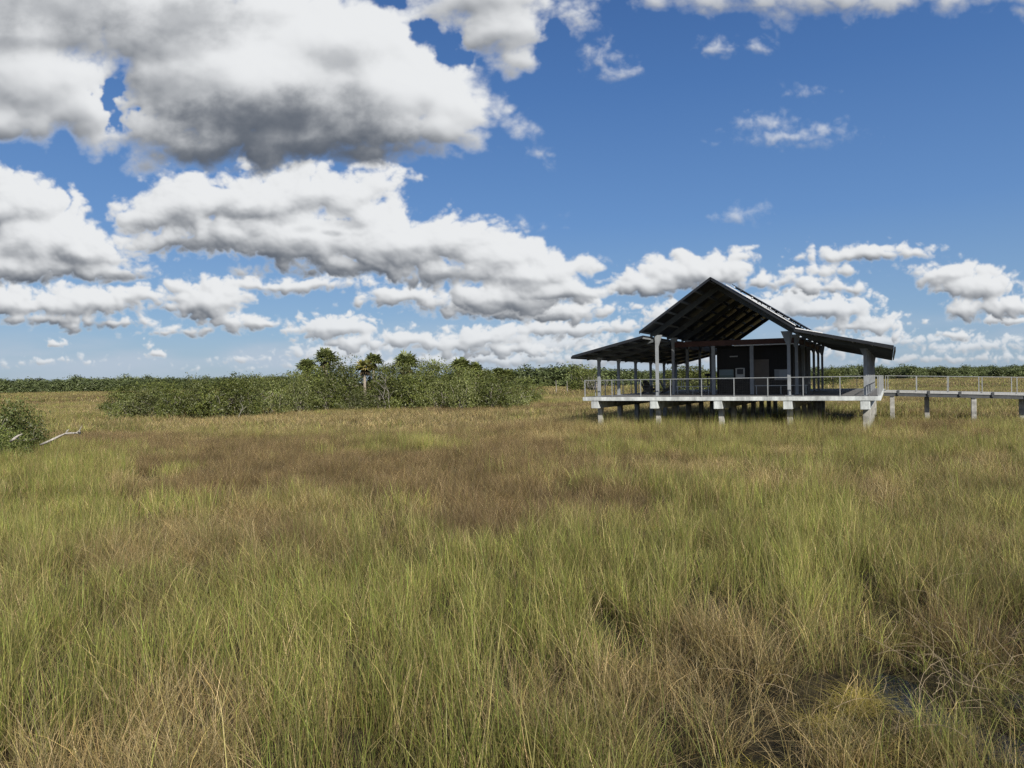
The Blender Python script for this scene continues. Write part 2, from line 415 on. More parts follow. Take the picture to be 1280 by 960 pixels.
# ------------------------------------------------------------------ ground and water
POOLS = [(4.35, 8.0, .38, .75), (4.5, 7.0, .5, .45), (4.9, 9.7, .45, .35), (5.6, 7.7, .6, .35), (6.3, 6.9, .4, .4)]
def pool_depth(x, y):
    d = 0
    for (cx, cy, rx, ry) in POOLS:
        d = np.maximum(d, np.exp(-(((x - cx) / rx) ** 2 + ((y - cy) / ry) ** 2)))
    return d
def ground_h(x, y):
    h = .05 * np.sin(x * 1.3 + 1.1 * np.sin(y * .8)) * np.cos(y * 1.1 + .7 * np.sin(x * .9)) + .035 * np.sin(x * 3.1 + y * 2.3)
    h = h * np.exp(-np.hypot(x, y) / 60)
    return h - .42 * pool_depth(x, y)
def axis(lo, hi, near, n1, n2):
    a = np.linspace(-near, near, n1); g = near * (max(abs(lo), hi) / near) ** (np.arange(1, n2 + 1) / n2)
    return np.concatenate([-g[::-1], a, g])
gx = axis(-5000, 5000, 14, 141, 30); gy = axis(-5000, 5000, 16, 161, 30)
X, Y = np.meshgrid(gx, gy); Z = ground_h(X, Y)
n, m_ = len(gy), len(gx); idx = np.arange(n * m_).reshape(n, m_)
q = np.stack([idx[:-1, :-1], idx[:-1, 1:], idx[1:, 1:], idx[1:, :-1]], -1).reshape(-1, 4)
def ground_mat():
    m, N, L, P = new_mat('marsh_soil')
    g = N.new('ShaderNodeNewGeometry')
    n1 = N.new('ShaderNodeTexNoise'); n1.inputs['Scale'].default_value = 9; n1.inputs['Detail'].default_value = 8; L.new(g.outputs['Position'], n1.inputs[0])
    c1 = N.new('ShaderNodeValToRGB'); L.new(n1.outputs[0], c1.inputs[0])
    c1.color_ramp.elements[0].position = .35; c1.color_ramp.elements[0].color = (.014, .012, .008, 1)
    c1.color_ramp.elements[1].position = .65; c1.color_ramp.elements[1].color = (.045, .038, .02, 1)
    n2 = N.new('ShaderNodeTexNoise'); n2.inputs['Scale'].default_value = .03; n2.inputs['Detail'].default_value = 6
    mp = N.new('ShaderNodeMapping'); mp.inputs['Scale'].default_value = (1, 2.5, 1); L.new(g.outputs['Position'], mp.inputs[0]); L.new(mp.outputs[0], n2.inputs[0])
    c2 = N.new('ShaderNodeValToRGB'); L.new(n2.outputs[0], c2.inputs[0])
    c2.color_ramp.elements[0].position = .4; c2.color_ramp.elements[0].color = (.10, .085, .035, 1)
    c2.color_ramp.elements[1].position = .6; c2.color_ramp.elements[1].color = (.15, .125, .055, 1)
    ln = N.new('ShaderNodeVectorMath'); ln.operation = 'LENGTH'; L.new(g.outputs['Position'], ln.inputs[0])
    mr = N.new('ShaderNodeMapRange'); mr.inputs[1].default_value = 60; mr.inputs[2].default_value = 260; L.new(ln.outputs['Value'], mr.inputs[0])
    mx = N.new('ShaderNodeMix'); mx.data_type = 'RGBA'; L.new(mr.outputs[0], mx.inputs['Factor']); L.new(c1.outputs[0], mx.inputs['A']); L.new(c2.outputs[0], mx.inputs['B'])
    L.new(mx.outputs['Result'], P.inputs['Base Color']); P.inputs['Roughness'].default_value = .9; P.inputs['Specular IOR Level'].default_value = .1
    n3 = N.new('ShaderNodeTexNoise'); n3.inputs['Scale'].default_value = 30; n3.inputs['Detail'].default_value = 6; L.new(g.outputs['Position'], n3.inputs[0])
    bu = N.new('ShaderNodeBump'); bu.inputs['Strength'].default_value = .8; bu.inputs['Distance'].default_value = .03
    L.new(n3.outputs[0], bu.inputs['Height']); L.new(bu.outputs[0], P.inputs['Normal'])
    return m
go = bpy.data.objects.new('ground', mesh_np('ground', np.stack([X, Y, Z], -1).reshape(-1, 3), [q], ground_mat())); COL.objects.link(go)
go.data.shade_smooth(); tag(go, kind='structure')
def water_mat():
    m, N, L, P = new_mat('marsh_water')
    P.inputs['Base Color'].default_value = (.006, .009, .010, 1); P.inputs['Roughness'].default_value = .06; P.inputs['IOR'].default_value = 1.33
    n3 = N.new('ShaderNodeTexNoise'); n3.inputs['Scale'].default_value = 6; g = N.new('ShaderNodeNewGeometry'); L.new(g.outputs['Position'], n3.inputs[0])
    bu = N.new('ShaderNodeBump'); bu.inputs['Strength'].default_value = .03; bu.inputs['Distance'].default_value = .01
    L.new(n3.outputs[0], bu.inputs['Height']); L.new(bu.outputs[0], P.inputs['Normal'])
    return m
wm = MB(); wm.v = [(-.9, 5, -.20), (8.4, 5, -.20), (8.4, 14.6, -.20), (-.9, 14.6, -.20)]; wm.f = [(0, 1, 2, 3)]
wo = wm.build('water', water_mat()); tag(wo, kind='structure')

# ------------------------------------------------------------------ pavilion on piles
PA = Vector((4.52, 45.7, 0)); PR = math.radians(-28)
DK = 2.30
pav = empty('open_pavilion', PA, PR, label='large open-sided pavilion with dark gabled roof standing on concrete piles in the marsh', cat='pavilion')
AX = [.8, 4.65, 12.35, 16.25]; BX = [.9 + 3.75 * k for k in range(7)]
d = MB().mm(0, 17, 0, 24.5, DK - .26, DK - .03); d.build('deck_slab', M['concrete'], pav, bevel=.015)
d = MB().mm(.14, 16.86, .14, 24.36, DK - .028, DK); d.build('deck_floor', M['deckwood'], pav)
for a in [.8, 4.65, 8.5, 12.35, 16.25]:
    MB().prismx([(.04, DK - .262), (.04, DK - .74), (24.3, DK - .74), (24.3, DK - .262)], a - .24, a + .24).build('cap_beam', M['concrete'], pav, bevel=.02)
for a in [.8, 4.65, 8.5, 12.35, 16.25]:
    for b in BX:
        MB().mm(a - .155, a + .155, b + .06, b + .37, -1.2, DK - .742).build('pile', M['pile'], pav, bevel=.02)
RLOWL = [(-.25, 4.93), (4.4, 6.0)]; RGL = [(4.14, 6.25), (8.42, 9.18)]; RGR = [(8.42, 9.18), (13.05, 6.02)]; RLOWR = [(12.83, 6.02), (17.65, 4.9)]
R0, R1 = -1.1, 24.6
def zline(L_, a): return L_[0][1] + (L_[1][1] - L_[0][1]) * (a - L_[0][0]) / (L_[1][0] - L_[0][0])
def slab(mb, L_, a0, a1, b0, b1, up, th):
    z0, z1 = zline(L_, a0), zline(L_, a1)
    mb.prism([(a0, z0 + up), (a1, z1 + up), (a1, z1 + up - th), (a0, z0 + up - th)], b0, b1)
# columns with flared heads
def column(a, b, ztop, wl, wr, hh):
    mb = MB().mm(a - .085, a + .085, b - .085, b + .085, DK, ztop)
    mb.prism([(a - .085, ztop - hh), (a + .085, ztop - hh), (a + .085 + wr, ztop), (a - .085 - wl, ztop)], b - .05, b + .05)
    mb.mm(a - .2, a + .2, b - .2, b + .2, DK, DK + .02)
    mb.build('column', M['column'], pav)
for b in BX:
    column(AX[0], b, zline(RLOWL, AX[0]) - .36, .06, .16, .35)
    column(AX[1], b, zline(RGL, AX[1]) - .5, .08, .26, .75)
    column(AX[2], b, zline(RGR, AX[2]) - .5, .34, .14, .85)
    column(AX[3], b, zline(RLOWR, AX[3]) - .36, .18, .08, .4)
def rafter(L_, a0, a1, b, dp):
    mb = MB(); slab(mb, L_, a0, a1, b - .075, b + .075, -.145, dp); mb.build('rafter', M['rafter'], pav)
for b in BX:
    rafter(RLOWL, .0, 4.42, b, .2); rafter(RLOWR, 13.05, 17.6, b, .2)
    mb = MB()
    z0, zp, z2 = zline(RGL, 4.25) - .145, 9.12 - .145, zline(RGR, 13.05) - .145
    mb.prism([(4.25, z0), (8.42, zp), (13.05, z2), (13.05, z2 - .2), (12.35, zline(RGR, 12.35) - .5), (8.42, zp - .36), (4.65, zline(RGL, 4.65) - .5), (4.25, z0 - .2)], b - .08, b + .08)
    mb.build('gable_rafter', M['rafter'], pav)
def purlins(L_, n, name='purlin'):
    for i in range(n + 1):
        a = L_[0][0] + .1 + (L_[1][0] - L_[0][0] - .2) * i / n
        z = zline(L_, a)
        MB().mm(a - .035, a + .035, R0 + .08, R1 - .08, z - .14 - .03, z - .055 - .0).build(name, M['purlin'], pav)
purlins(RLOWL, 5); purlins(RGL, 5); purlins(RGR, 6); purlins(RLOWR, 5)
def panels(L_, n, bw=2.0, up=0.0, name='roof_panel', b0=R0, b1=R1, lo=0.0):
    """one strip of panels per row, each strip divided by narrow joints"""
    nb = int((b1 - b0) / bw); bw = (b1 - b0) / nb
    a0, a1 = L_[0][0] + lo, L_[1][0]
    for i in range(n):
        mb = MB(); p0 = a0 + (a1 - a0) * i / n + .011; p1 = a0 + (a1 - a0) * (i + 1) / n - .011
        for k in range(nb): slab(mb, L_, p0, p1, b0 + bw * k + .022, b0 + bw * (k + 1) - .022, up, .045)
        mb.build(name, M['panel'], pav)
panels(RLOWL, 5); panels(RGL, 5); panels(RGR, 6); panels(RLOWR, 5)
# raised solar array over the right-hand slope, with pale rails
L2 = [(9.6, zline(RGR, 9.6)), (13.85, zline(RGR, 13.85))]
panels(L2, 4, 1.6, .32, 'solar_panel', R0 + .1, R1 - .2)
for i in range(5):
    a = 9.75 + i * .95; z = zline(RGR, a) + .02
    MB().mm(a - .03, a + .03, R0 + .1, R1 - .3, z + .17, z + .225).build('array_rail', M['trim'], pav)
for i in range(5):
    a = 9.75 + i * .95; z = zline(RGR, a)
    for b in BX: MB().mm(a - .025, a + .025, b - .025, b + .025, z + .0, z + .19).build('array_leg', M['trim'], pav)
# pale barge flashing on the front edges
mb = MB(); slab(mb, RGR, 9.3, 12.95, R0 - .03, R0 + .03, .11, .06); mb.build('flashing', M['trim'], pav)
mb = MB(); slab(mb, RLOWR, 12.93, 14.3, R0 - .03, R0 + .03, .045, .05); mb.build('flashing', M['trim'], pav)
for L_ in (RLOWL, RGL, RGR, RLOWR):
    mb = MB(); slab(mb, L_, L_[0][0] + .02, L_[1][0] - .02, R0 + .0, R0 + .06, -.047, .12); mb.build('barge_board', M['panel'], pav)
mb = MB(); slab(mb, RLOWR, 17.651, 17.72, R0 + .02, R1 - .05, -.05, .22); mb.build('gutter', M['barge'], pav)
mb = MB(); slab(mb, RLOWL, -.31, -.251, R0 + .02, R1 - .05, -.05, .14); mb.build('gutter', M['barge'], pav)
# cross beams, room
B1 = BX[1]
MB().mm(4.78, 12.22, B1 - .09, B1 + .09, 5.46, 5.80).build('cross_beam', M['redbeam'], pav)
MB().mm(8.6, 12.22, B1 - .12, B1 + .12, 5.40, 5.457).build('light_strip', M['trim'], pav)
MB().mm(4.78, 12.22, BX[5] - .09, BX[5] + .09, 5.46, 5.80).build('cross_beam', M['redbeam'], pav)
for a in (AX[1], AX[2]):
    MB().mm(a - .07, a + .07, B1 + .13, BX[5] - .13, 5.48, 5.78).build('side_beam', M['redbeam'], pav)
for a in (7.3, 9.7):
    MB().mm(a - .11, a + .11, B1 - .11, B1 + .11, DK, 5.39 if a > 8.6 else 5.457).build('inner_post', M['column'], pav)
RB0, RB1 = B1 + .75, B1 + 12.0
MB().mm(7.35, 12.05, RB0, RB1, DK + .002, 5.38).build('service_room', M['roomwall'], pav)
MB().mm(7.2, 12.2, RB0 - .5, RB1 + .3, 5.382, 5.455).build('room_ceiling', M['roomwall'], pav)
dr = MB().mm(9.72, 10.62, RB0 - .05, RB0 - .004, DK + .01, DK + 2.22).build('door', M['door'], pav)
MB().box((10.5, RB0 - .09, DK + 1.02), (.14, .03, .03)).build('door_handle', M['steel'], dr)
mb = MB(); mb.mm(8.2, 8.7, RB0 - .1, RB0 - .004, 4.72, 4.80); mb.build('wall_lamp', flat('lamp_housing', (.3, .3, .3)), pav)
def low_rail(a0, a1):
    mb = MB().mm(a0, a1, B1 - .3, B1 - .25, DK + .52, DK + .57)
    for a in np.linspace(a0 + .1, a1 - .1, 3): mb.mm(a - .02, a + .02, B1 - .295, B1 - .255, DK, DK + .52)
    mb.build('low_rail', M['steel'], pav)
low_rail(9.9, 13.0); low_rail(4.9, 7.1)
# railings: top rail, wire mesh and posts
def railing(parent, p0, p1, n, z0=DK, z1=DK, name='railing', h=1.07, mid=True, mesh=True, step=.1, mat='steel'):
    p0, p1 = Vector((*p0, 0)), Vector((*p1, 0)); dv = p1 - p0; Ln = dv.length; ang = math.atan2(dv.y, dv.x)
    root = MB(); cz = lambda t: z0 + (z1 - z0) * t
    nx, ny = -dv.y / Ln * .025, dv.x / Ln * .025
    def beam(mb, ta, tb, za, zb, th, w=1.0):
        a = p0 + dv * ta; b = p0 + dv * tb; n = len(mb.v)
        for (p, zz) in ((a, cz(ta) + za), (b, cz(tb) + zb)):
            for sx, sz in ((-1, 0), (1, 0), (1, th), (-1, th)): mb.v.append((p.x + nx * w * sx, p.y + ny * w * sx, zz + sz))
        for qd in ((0, 1, 2, 3), (7, 6, 5, 4), (0, 4, 5, 1), (1, 5, 6, 2), (2, 6, 7, 3), (3, 7, 4, 0)): mb.f.append(tuple(n + i for i in qd))
    beam(root, 0, 1, h - .04, h - .04, .04, .8)
    r = root.build(name, M[mat], parent)
    for i in range(n + 1):
        t = min(max(i / n, .002), .998); p = p0 + dv * t
        mb = MB().box((p.x, p.y, cz(t) + (h - .042) / 2), (.045, .045, h - .042), ang); mb.build('post', M[mat], r)
    if mesh:
        mb = MB()
        for k in range(int((h - .15) / step) + 1): beam(mb, .001, .999, .08 + k * step, .08 + k * step, .0014, .03)
        nv = int(Ln / step)
        for k in range(nv):
            t = (k + .5) / nv; p = p0 + dv * t; mb.box((p.x, p.y, cz(t) + .08 + (h - .15) / 2), (.0014, .0014, h - .15), ang)
        mb.build('wire_mesh', M['wire'], r)
    return r
railing(pav, (.1, .08), (16.9, .08), 9)
railing(pav, (.08, .2), (.08, 24.3), 13, step=.12)
railing(pav, (16.93, .2), (16.93, 15.4), 8, step=.12)
railing(pav, (16.93, 17.4), (16.93, 24.3), 4, step=.12)
railing(pav, (.2, 24.4), (16.8, 24.4), 9, step=.12)

# things inside the pavilion ------------------------------------------------
def pl(a, b, z):  # pavilion coordinates -> world
    c, s = math.cos(PR), math.sin(PR)
    return Vector((PA.x + a * c - b * s, PA.y + a * s + b * c, z))
def adirondack(label, a, b, rz):
    t = empty('garden_chair', pl(a, b, DK), PR + rz, label=label, cat='chair', group='slatted garden chairs on the pavilion deck')
    mb = MB()
    for i in range(6): mb.mm(-.27, .27, -.25 + i * .1, -.25 + i * .1 + .085, .36 - i * .02, .38 - i * .02)
    mb.build('seat', M['chair'], t)
    mb = MB()
    for i in range(7):
        x = -.27 + i * .09; hh = .95 - .02 * (i - 3) ** 2
        mb.prismx([(.22, .30), (.24, .30), (.24 + hh * .36, .30 + hh * .75), (.22 + hh * .36, .30 + hh * .75)], x, x + .078)
    mb.mm(-.3, .3, .30, .33, .46, .54)
    mb.build('backrest', M['chair'], t)
    for s_ in (-1, 1):
        MB().mm(s_ * .34 - .06, s_ * .34 + .06, -.36, .38, .56, .585).build('armrest', M['chair'], t)
        MB().mm(s_ * .31 - .018, s_ * .31 + .018, -.32, -.21, 0, .56).build('leg', M['chair'], t)
        MB().prismx([(.38, 0), (.48, 0), (.1, .37), (-.3, .38), (-.3, .27)], s_ * .29 - .018, s_ * .29 + .018).build('leg', M['chair'], t)
    return t
adirondack('charcoal slatted garden chair nearest the front rail, left of the tall white column', 2.0, 7.4, math.radians(95))
adirondack('charcoal slatted garden chair turned toward the marsh, farther back beside the first one', 1.5, 9.6, math.radians(60))
adirondack('charcoal slatted garden chair seen just right of the tall white column', 2.9, 9.3, math.radians(95))
# viewing scope on a stand
t = empty('viewing_scope', pl(5.6, 10.5, DK), PR, label='dark viewing scope on a pedestal stand inside the open bay', cat='viewing scope')
MB().tube([(0, 0, 0), (0, 0, .03)], [.2, .2], 12).build('base', M['chair'], t)
MB().tube([(0, 0, .03), (0, 0, 1.12)], [.06, .05], 10).build('pedestal', M['chair'], t)
MB().tube([(0, 0, 1.1), (0, 0, 1.22)], [.03, .03], 8).mm(-.16, .16, -.2, .14, 1.2, 1.42).build('binocular_head', M['chair'], t, bevel=.03)
for s_ in (-1, 1): MB().tube([(s_ * .08, .14, 1.32), (s_ * .08, .24, 1.32)], [.05, .055], 10).build('eyepiece', M['chair'], t)
# interpretive panels on the front wall of the room
def board(name, label, cat, a0, a1, z0, z1, fields, frame=(.35, .36, .36)):
    t = empty(name, pl((a0 + a1) / 2, RB0 - .03, z0), PR, label=label, cat=cat, group='information boards on the dark wall')
    w = a1 - a0; h = z1 - z0
    MB().mm(-w / 2, w / 2, -.02, .02, 0, h).build('frame', flat(name + '_frame', frame), t, bevel=.005)
    for (x0, x1, y0, y1, c, nm) in fields:
        MB().mm(-w / 2 + x0 * w, -w / 2 + x1 * w, -.03, -.0205, y0 * h, y1 * h).build(nm, flat(nm + '_print', c), t)
    return t
board('information_panel', 'wide blue-green information panel on the dark wall beside the left inner post', 'information panel', 7.5, 8.42, 3.28, 3.92,
      [(.03, .97, .04, .42, (.10, .15, .14), 'lower_print'), (.03, .97, .45, .95, (.16, .22, .24), 'upper_print')], (.2, .24, .24))
board('poster_board', 'pale framed poster with a dark picture, right of the wide information panel', 'poster', 8.55, 9.13, 3.34, 4.0,
      [(.16, .84, .38, .9, (.03, .03, .035), 'picture'), (.12, .88, .08, .3, (.45, .45, .42), 'caption')], (.42, .42, .40))
board('notice_board', 'grey notice board on the dark wall right of the brown door', 'notice board', 10.95, 11.85, 3.2, 3.86,
      [(.04, .3, .1, .92, (.22, .24, .25), 'left_print'), (.34, .97, .1, .92, (.30, .33, .35), 'right_print')], (.26, .27, .28))

# ------------------------------------------------------------------ boardwalk to the right
bw = empty('boardwalk', pl(17.0, 15.5, 0), PR, label='raised grey boardwalk with wire railings running off to the right from the pavilion', cat='boardwalk')
LW = 22.0; SL = -.030
zs = lambda t: DK + SL * t
def sloped(name, y0, y1, up, th, mat, t0=.03, t1=LW):
    mb = MB(); mb.prism([(t0, zs(t0) + up), (t1, zs(t1) + up), (t1, zs(t1) + up - th), (t0, zs(t0) + up - th)], y0, y1); return mb.build(name, M[mat], bw)
sloped('deck', 0, 1.7, 0, .17, 'walk')
sloped('edge_beam', .05, .17, -.172, .24, 'channel'); sloped('edge_beam', 1.53, 1.65, -.172, .24, 'channel')
for i in range(12):
    t = .95 + i * 1.88
    if t > LW: break
    MB().mm(t - .07, t + .07, -.05, .0 - .002, zs(t) - .3, zs(t) + .02).build('rail_bracket', M['channel'], bw)
railing(bw, (.95 - 1.88 * .45, -.03), (.95 + 1.88 * 11, -.03), 11, zs(.1), zs(.95 + 1.88 * 11), step=.1)
railing(bw, (.25, 1.73), (.25 + 1.9 * 11, 1.73), 11, zs(.25), zs(.25 + 1.9 * 11), step=.12)
for t, ys in ((.55, (.2, 1.4)), (2.75, (1.3,)), (5.5, (.2,)), (8.35, (1.3,)), (10.6, (.2, 1.4)), (14.5, (.2, 1.4)), (18.5, (.2, 1.4))):
    for y in ys:
        MB().mm(t - .15, t + .15, y - .15, y + .15, -1.2, zs(t) - .46).build('pile', M['pile'], bw, bevel=.02)
        MB().mm(t - .12, t + .12, min(y, .4) - .2, 1.55, zs(t) - .458, zs(t) - .415).build('cap_plate', M['channel'], bw)

# ------------------------------------------------------------------ foliage builders
rng = np.random.RandomState(5)
def leaves(centres, n_per, spread, size, cols, rs, aspect=2.0, up=.35, out=None):
    """small leaf quads in sprigs round the given centres"""
    C = np.repeat(centres, n_per, 0); n = len(C)
    P = C + rs.randn(n, 3) * spread
    d = rs.randn(n, 3); d[:, 2] = np.abs(d[:, 2]) * .6 + up; d /= np.linalg.norm(d, axis=1)[:, None]
    if out is not None:      # blades face outward and up from the middle of their lobe
        nn = np.repeat(out, n_per, 0) + .55 * rs.randn(n, 3); nn /= np.linalg.norm(nn, axis=1)[:, None]
        d -= (nn * d).sum(1)[:, None] * nn; d /= np.linalg.norm(d, axis=1)[:, None]
    o = np.cross(nn, d) if out is not None else rs.randn(n, 3); o -= (o * d).sum(1)[:, None] * d; o /= np.linalg.norm(o, axis=1)[:, None]
    s = size * (.6 + .8 * rs.rand(n))[:, None]
    a = d * s * .5; b = o * s * .5 / aspect
    V = np.stack([P - a, P + b, P + a, P - b], 1).reshape(-1, 3)
    Fc = np.arange(4 * n).reshape(n, 4)
    ci = rs.randint(0, len(cols), n); c = np.array(cols)[ci] * (.85 + .3 * rs.rand(n))[:, None]
    sp = np.repeat((.8 + .4 * rs.rand(len(centres))), n_per); c = c * sp[:, None]
    return V, Fc, np.repeat(c, 4, 0)

GREENS = [(.115, .138, .032), (.082, .105, .026), (.145, .162, .038), (.10, .108, .034)]
GREYGREENS = [(.14, .155, .055), (.165, .175, .075), (.11, .122, .042)]
def shrub_meshes(name, W, H, nsprig, nper, size, seed, cols=GREENS, sprig=.22, lobes=7, stems=7, low=.05, leafmat='leaf', barkmat='bark', twig=0):
    rs = np.random.RandomState(seed)
    L_ = []
    for i in range(lobes):
        a = rs.rand() * 6.283; r = W * .5 * (.15 + .5 * rs.rand())
        h = H * (.30 + .45 * rs.rand()) if i else H * .66
        L_.append((r * math.cos(a), r * math.sin(a), h, W * (.20 + .14 * rs.rand()), H * (.20 + .12 * rs.rand())))
    for i in range(lobes):     # skirt of low foliage
        a = 6.283 * i / lobes + rs.rand(); L_.append((W * .36 * math.cos(a), W * .36 * math.sin(a), H * (low + .22), W * .2, H * .22))
    c = []; on = []
    while len(c) < nsprig:
        x, y, z, r, rz = L_[rs.randint(len(L_))]
        v = rs.randn(3); v /= np.linalg.norm(v); k = rs.rand() ** .28
        p = np.array([x, y, z]) + v * np.array([r, r, rz]) * k * (1 + .12 * rs.randn())
        if p[2] > low * H: c.append(p); on.append(v * np.array([1, 1, .8]) + np.array([0, 0, .35]))
    # a few shoots that break the outline
    for i in range(nsprig // 18):
        x, y, z, r, rz = L_[rs.randint(lobes)]
        for k in range(3): c.append(np.array([x + rs.randn() * r * .5, y + rs.randn() * r * .5, z + rz * (1.0 + .25 * rs.rand())])); on.append(np.array([0, -.2, .8]))
    V, Fc, cc = leaves(np.array(c), nper, sprig, size, cols, rs, out=np.array(on))
    crown = mesh_np(name + '_crown', V, [Fc], M[leafmat], cc)
    mb = MB()
    for i in range(stems):
        x, y, z, r, rz = L_[i % lobes]
        b0 = np.array([rs.randn() * W * .06, rs.randn() * W * .06, -.2]); e = np.array([x, y, z])
        mid = (b0 + e) / 2 + rs.randn(3) * W * .05
        mb.tube([b0, mid, e], [H * .022, H * .014, H * .005], 5)
        for j in range(3):
            s0 = mid + (e - mid) * rs.rand(); q_ = s0 + np.array([rs.randn() * W * .13, rs.randn() * W * .13, H * .13 * rs.rand()])
            mb.tube([s0, q_], [H * .008, H * .003], 4)
    for i in range(twig):
        a = rs.rand() * 6.283; x, y = W * .42 * math.cos(a), W * .42 * math.sin(a); z = H * (.1 + .3 * rs.rand())
        p = np.array([x * .8, y * .8, z]); pts = [p]
        for j in range(3): p = p + np.array([x * .12 + rs.randn() * W * .05, y * .12 + rs.randn() * W * .05, H * .11]); pts.append(p)
        mb.tube(pts, [H * .008, H * .006, H * .004, H * .002], 4)
    trunk = mb.mesh(name + '_stems', M[barkmat], True)
    return crown, trunk

def plant(name, meshes, loc, rz, sc, label, cat, group=None, parts=('crown', 'stems')):
    t = empty(name, loc, rz, label=label, cat=cat, group=group); t.scale = sc
    for nm, me in zip(parts, meshes):
        o = bpy.data.objects.new(nm, me); COL.objects.link(o); o.parent = t
    return t

def palm_meshes(name, H, R, nf, seed, cols, skirt=0, trunk_r=.17):
    rs = np.random.RandomState(seed); V = []; Fc = []; C = []
    top = np.array([0, 0, H])
    def frond(az, el, ln, dead=False):
        d = np.array([math.cos(az) * math.cos(el), math.sin(az) * math.cos(el), math.sin(el)])
        side = np.array([-math.sin(az), math.cos(az), 0]); upv = np.cross(d, side); upv *= np.sign(upv[2] + 1e-6)
        hub = top + d * ln * .45
        col = np.array((.16, .12, .07) if dead else cols[rs.randint(len(cols))]) * (.8 + .4 * rs.rand())
        # stalk
        n = len(V); w = .02
        V.extend([top - side * w, top + side * w, hub + side * w, hub - side * w]); Fc.append((n, n + 1, n + 2, n + 3)); C.extend([col] * 4)
        k = 11
        for i in range(k):
            th = (i / (k - 1) - .5) * 4.3
            dd = d * math.cos(th) + side * math.sin(th) + upv * .25 * math.cos(th)
            dd /= np.linalg.norm(dd); l = ln * .62 * (1 - .12 * abs(th)); drop = np.array([0, 0, -l * (.22 + .25 * rs.rand())])
            pw = np.cross(dd, upv); pw /= np.linalg.norm(pw) + 1e-6; pw = pw * .10 + upv * .03
            m1 = hub + dd * l * .55 + drop * .15; tip = hub + dd * l + drop
            n = len(V); V.extend([hub, m1 - pw, tip, m1 + pw]); Fc.append((n, n + 1, n + 2, n + 3)); C.extend([col * .9, col, col * 1.15, col])
    for i in range(nf):
        el = math.asin(min(.97, -.35 + 1.3 * (i + .5) / nf)); frond(i * 2.399 + rs.rand() * .4, el, R * (.85 + .25 * rs.rand()))
    for i in range(skirt): frond(rs.rand() * 6.28, -1.0 - .4 * rs.rand(), R * .8, True)
    crown = mesh_np(name + '_crown', np.array(V), [np.array(Fc)], M['frond'], np.array(C))
    mb = MB(); pts = []; rad = []
    for i in range(14):
        f = i / 13; pts.append((.08 * math.sin(f * 2 + seed), .06 * math.sin(f * 3), H * f - .2 * (1 - f))); rad.append(trunk_r * (1.25 - .3 * f + .06 * (i % 2) + (.25 * max(0, f - .85) / .15)))
    mb.tube(pts, rad, 9)
    return crown, mb.mesh(name + '_trunk', M['palmbark'], True)

# ------------------------------------------------------------------ tree island left of the pavilion
ORD = ['first', 'second', 'third', 'fourth', 'fifth', 'sixth', 'seventh', 'eighth', 'ninth', 'tenth', 'eleventh', 'twelfth', 'thirteenth', 'fourteenth',
       'fifteenth', 'sixteenth', 'seventeenth', 'eighteenth', 'nineteenth', 'twentieth']
SH = [shrub_meshes('mangrove', 5.6, 4.6, 480, 11, .22, 20 + i, sprig=.20, lobes=9, twig=2 if i % 2 else 0) for i in range(5)]
SG = [shrub_meshes('buttonwood', 5.6, 3.6, 430, 10, .19, 40 + i, cols=GREENS + GREYGREENS, sprig=.24, lobes=8, twig=4) for i in range(3)]
rr = random.Random(3)
# front row: (photo x, base distance, top y in the photo)
front = [(158, 71, 486), (188, 72, 480), (216, 70, 478), (246, 72, 474), (276, 71, 471), (306, 72, 468), (338, 76, 466), (372, 82, 462), (408, 84, 458), (446, 83, 484),
         (474, 84, 477), (510, 84, 462), (545, 84, 464), (580, 82, 462), (614, 82, 466), (640, 84, 474)]
back = [(150, 92, 481), (200, 88, 476), (250, 87, 471), (300, 88, 466), (345, 92, 463), (380, 96, 458), (415, 96, 453), (445, 98, 458), (480, 98, 459), (505, 97, 462), (535, 96, 453), (568, 96, 455), (600, 96, 460), (628, 96, 463), (655, 100, 468)]
def row(lst, which, kinds):
    for i, (px, D, ty) in enumerate(lst):
        p = at(px, ty, D); ms, H0 = kinds[i % len(kinds)]; h = p.z * 1.04
        sx = rr.uniform(.62, 1.0); s = h / H0 * (rr.uniform(.74, .97) if which == 'front' else rr.uniform(.91, 1.01) if 385 < px < 610 else rr.uniform(.78, .92)); sx *= 1.0 if which == 'front' else 1.15
        t = plant('mangrove_shrub', ms, (p.x, D, 0), rr.uniform(0, 6.28), (sx, sx, s),
              f'{ORD[i]} leafy mangrove from the left end in the {which} row of the tree island', 'mangrove', 'mangroves massed in the tree island')
mid_ = [(392, 87, 457), (423, 88, 457), (476, 91, 458), (503, 87, 460), (533, 88, 458), (575, 87, 459), (603, 88, 462)]
row(front, 'front', [(SG[0], 3.6), (SG[1], 3.6), (SH[0], 4.6), (SG[2], 3.6), (SH[1], 4.6), (SH[2], 4.6)])
row(back, 'rear', [(SH[3], 4.6), (SH[1], 4.6), (SH[4], 4.6), (SH[2], 4.6)])
row(mid_, 'middle', [(SH[2], 4.6), (SH[0], 4.6), (SH[3], 4.6), (SH[4], 4.6)])
PG = [(.16, .185, .055), (.20, .22, .075), (.115, .14, .045)]
PY = [(.30, .29, .07), (.24, .24, .07), (.30, .25, .10)]
def palm(px, ty, D, R, label, seed, cols=PG, skirt=4, nf=32):
    p = at(px, ty, D); H = p.z - R * .75
    return plant('cabbage_palm', palm_meshes('cabbage_palm', H, R, nf, seed, cols, skirt), (p.x, D, 0), 0, (1, 1, 1), label, 'palm', 'palms rising out of the tree island', ('crown', 'trunk'))
palm(383, 448, 90, 1.5, 'low round palm crown at the left shoulder of the tree island', 1)
palm(407, 435, 92, 1.8, 'tallest dark palm standing above the left half of the tree island', 2)
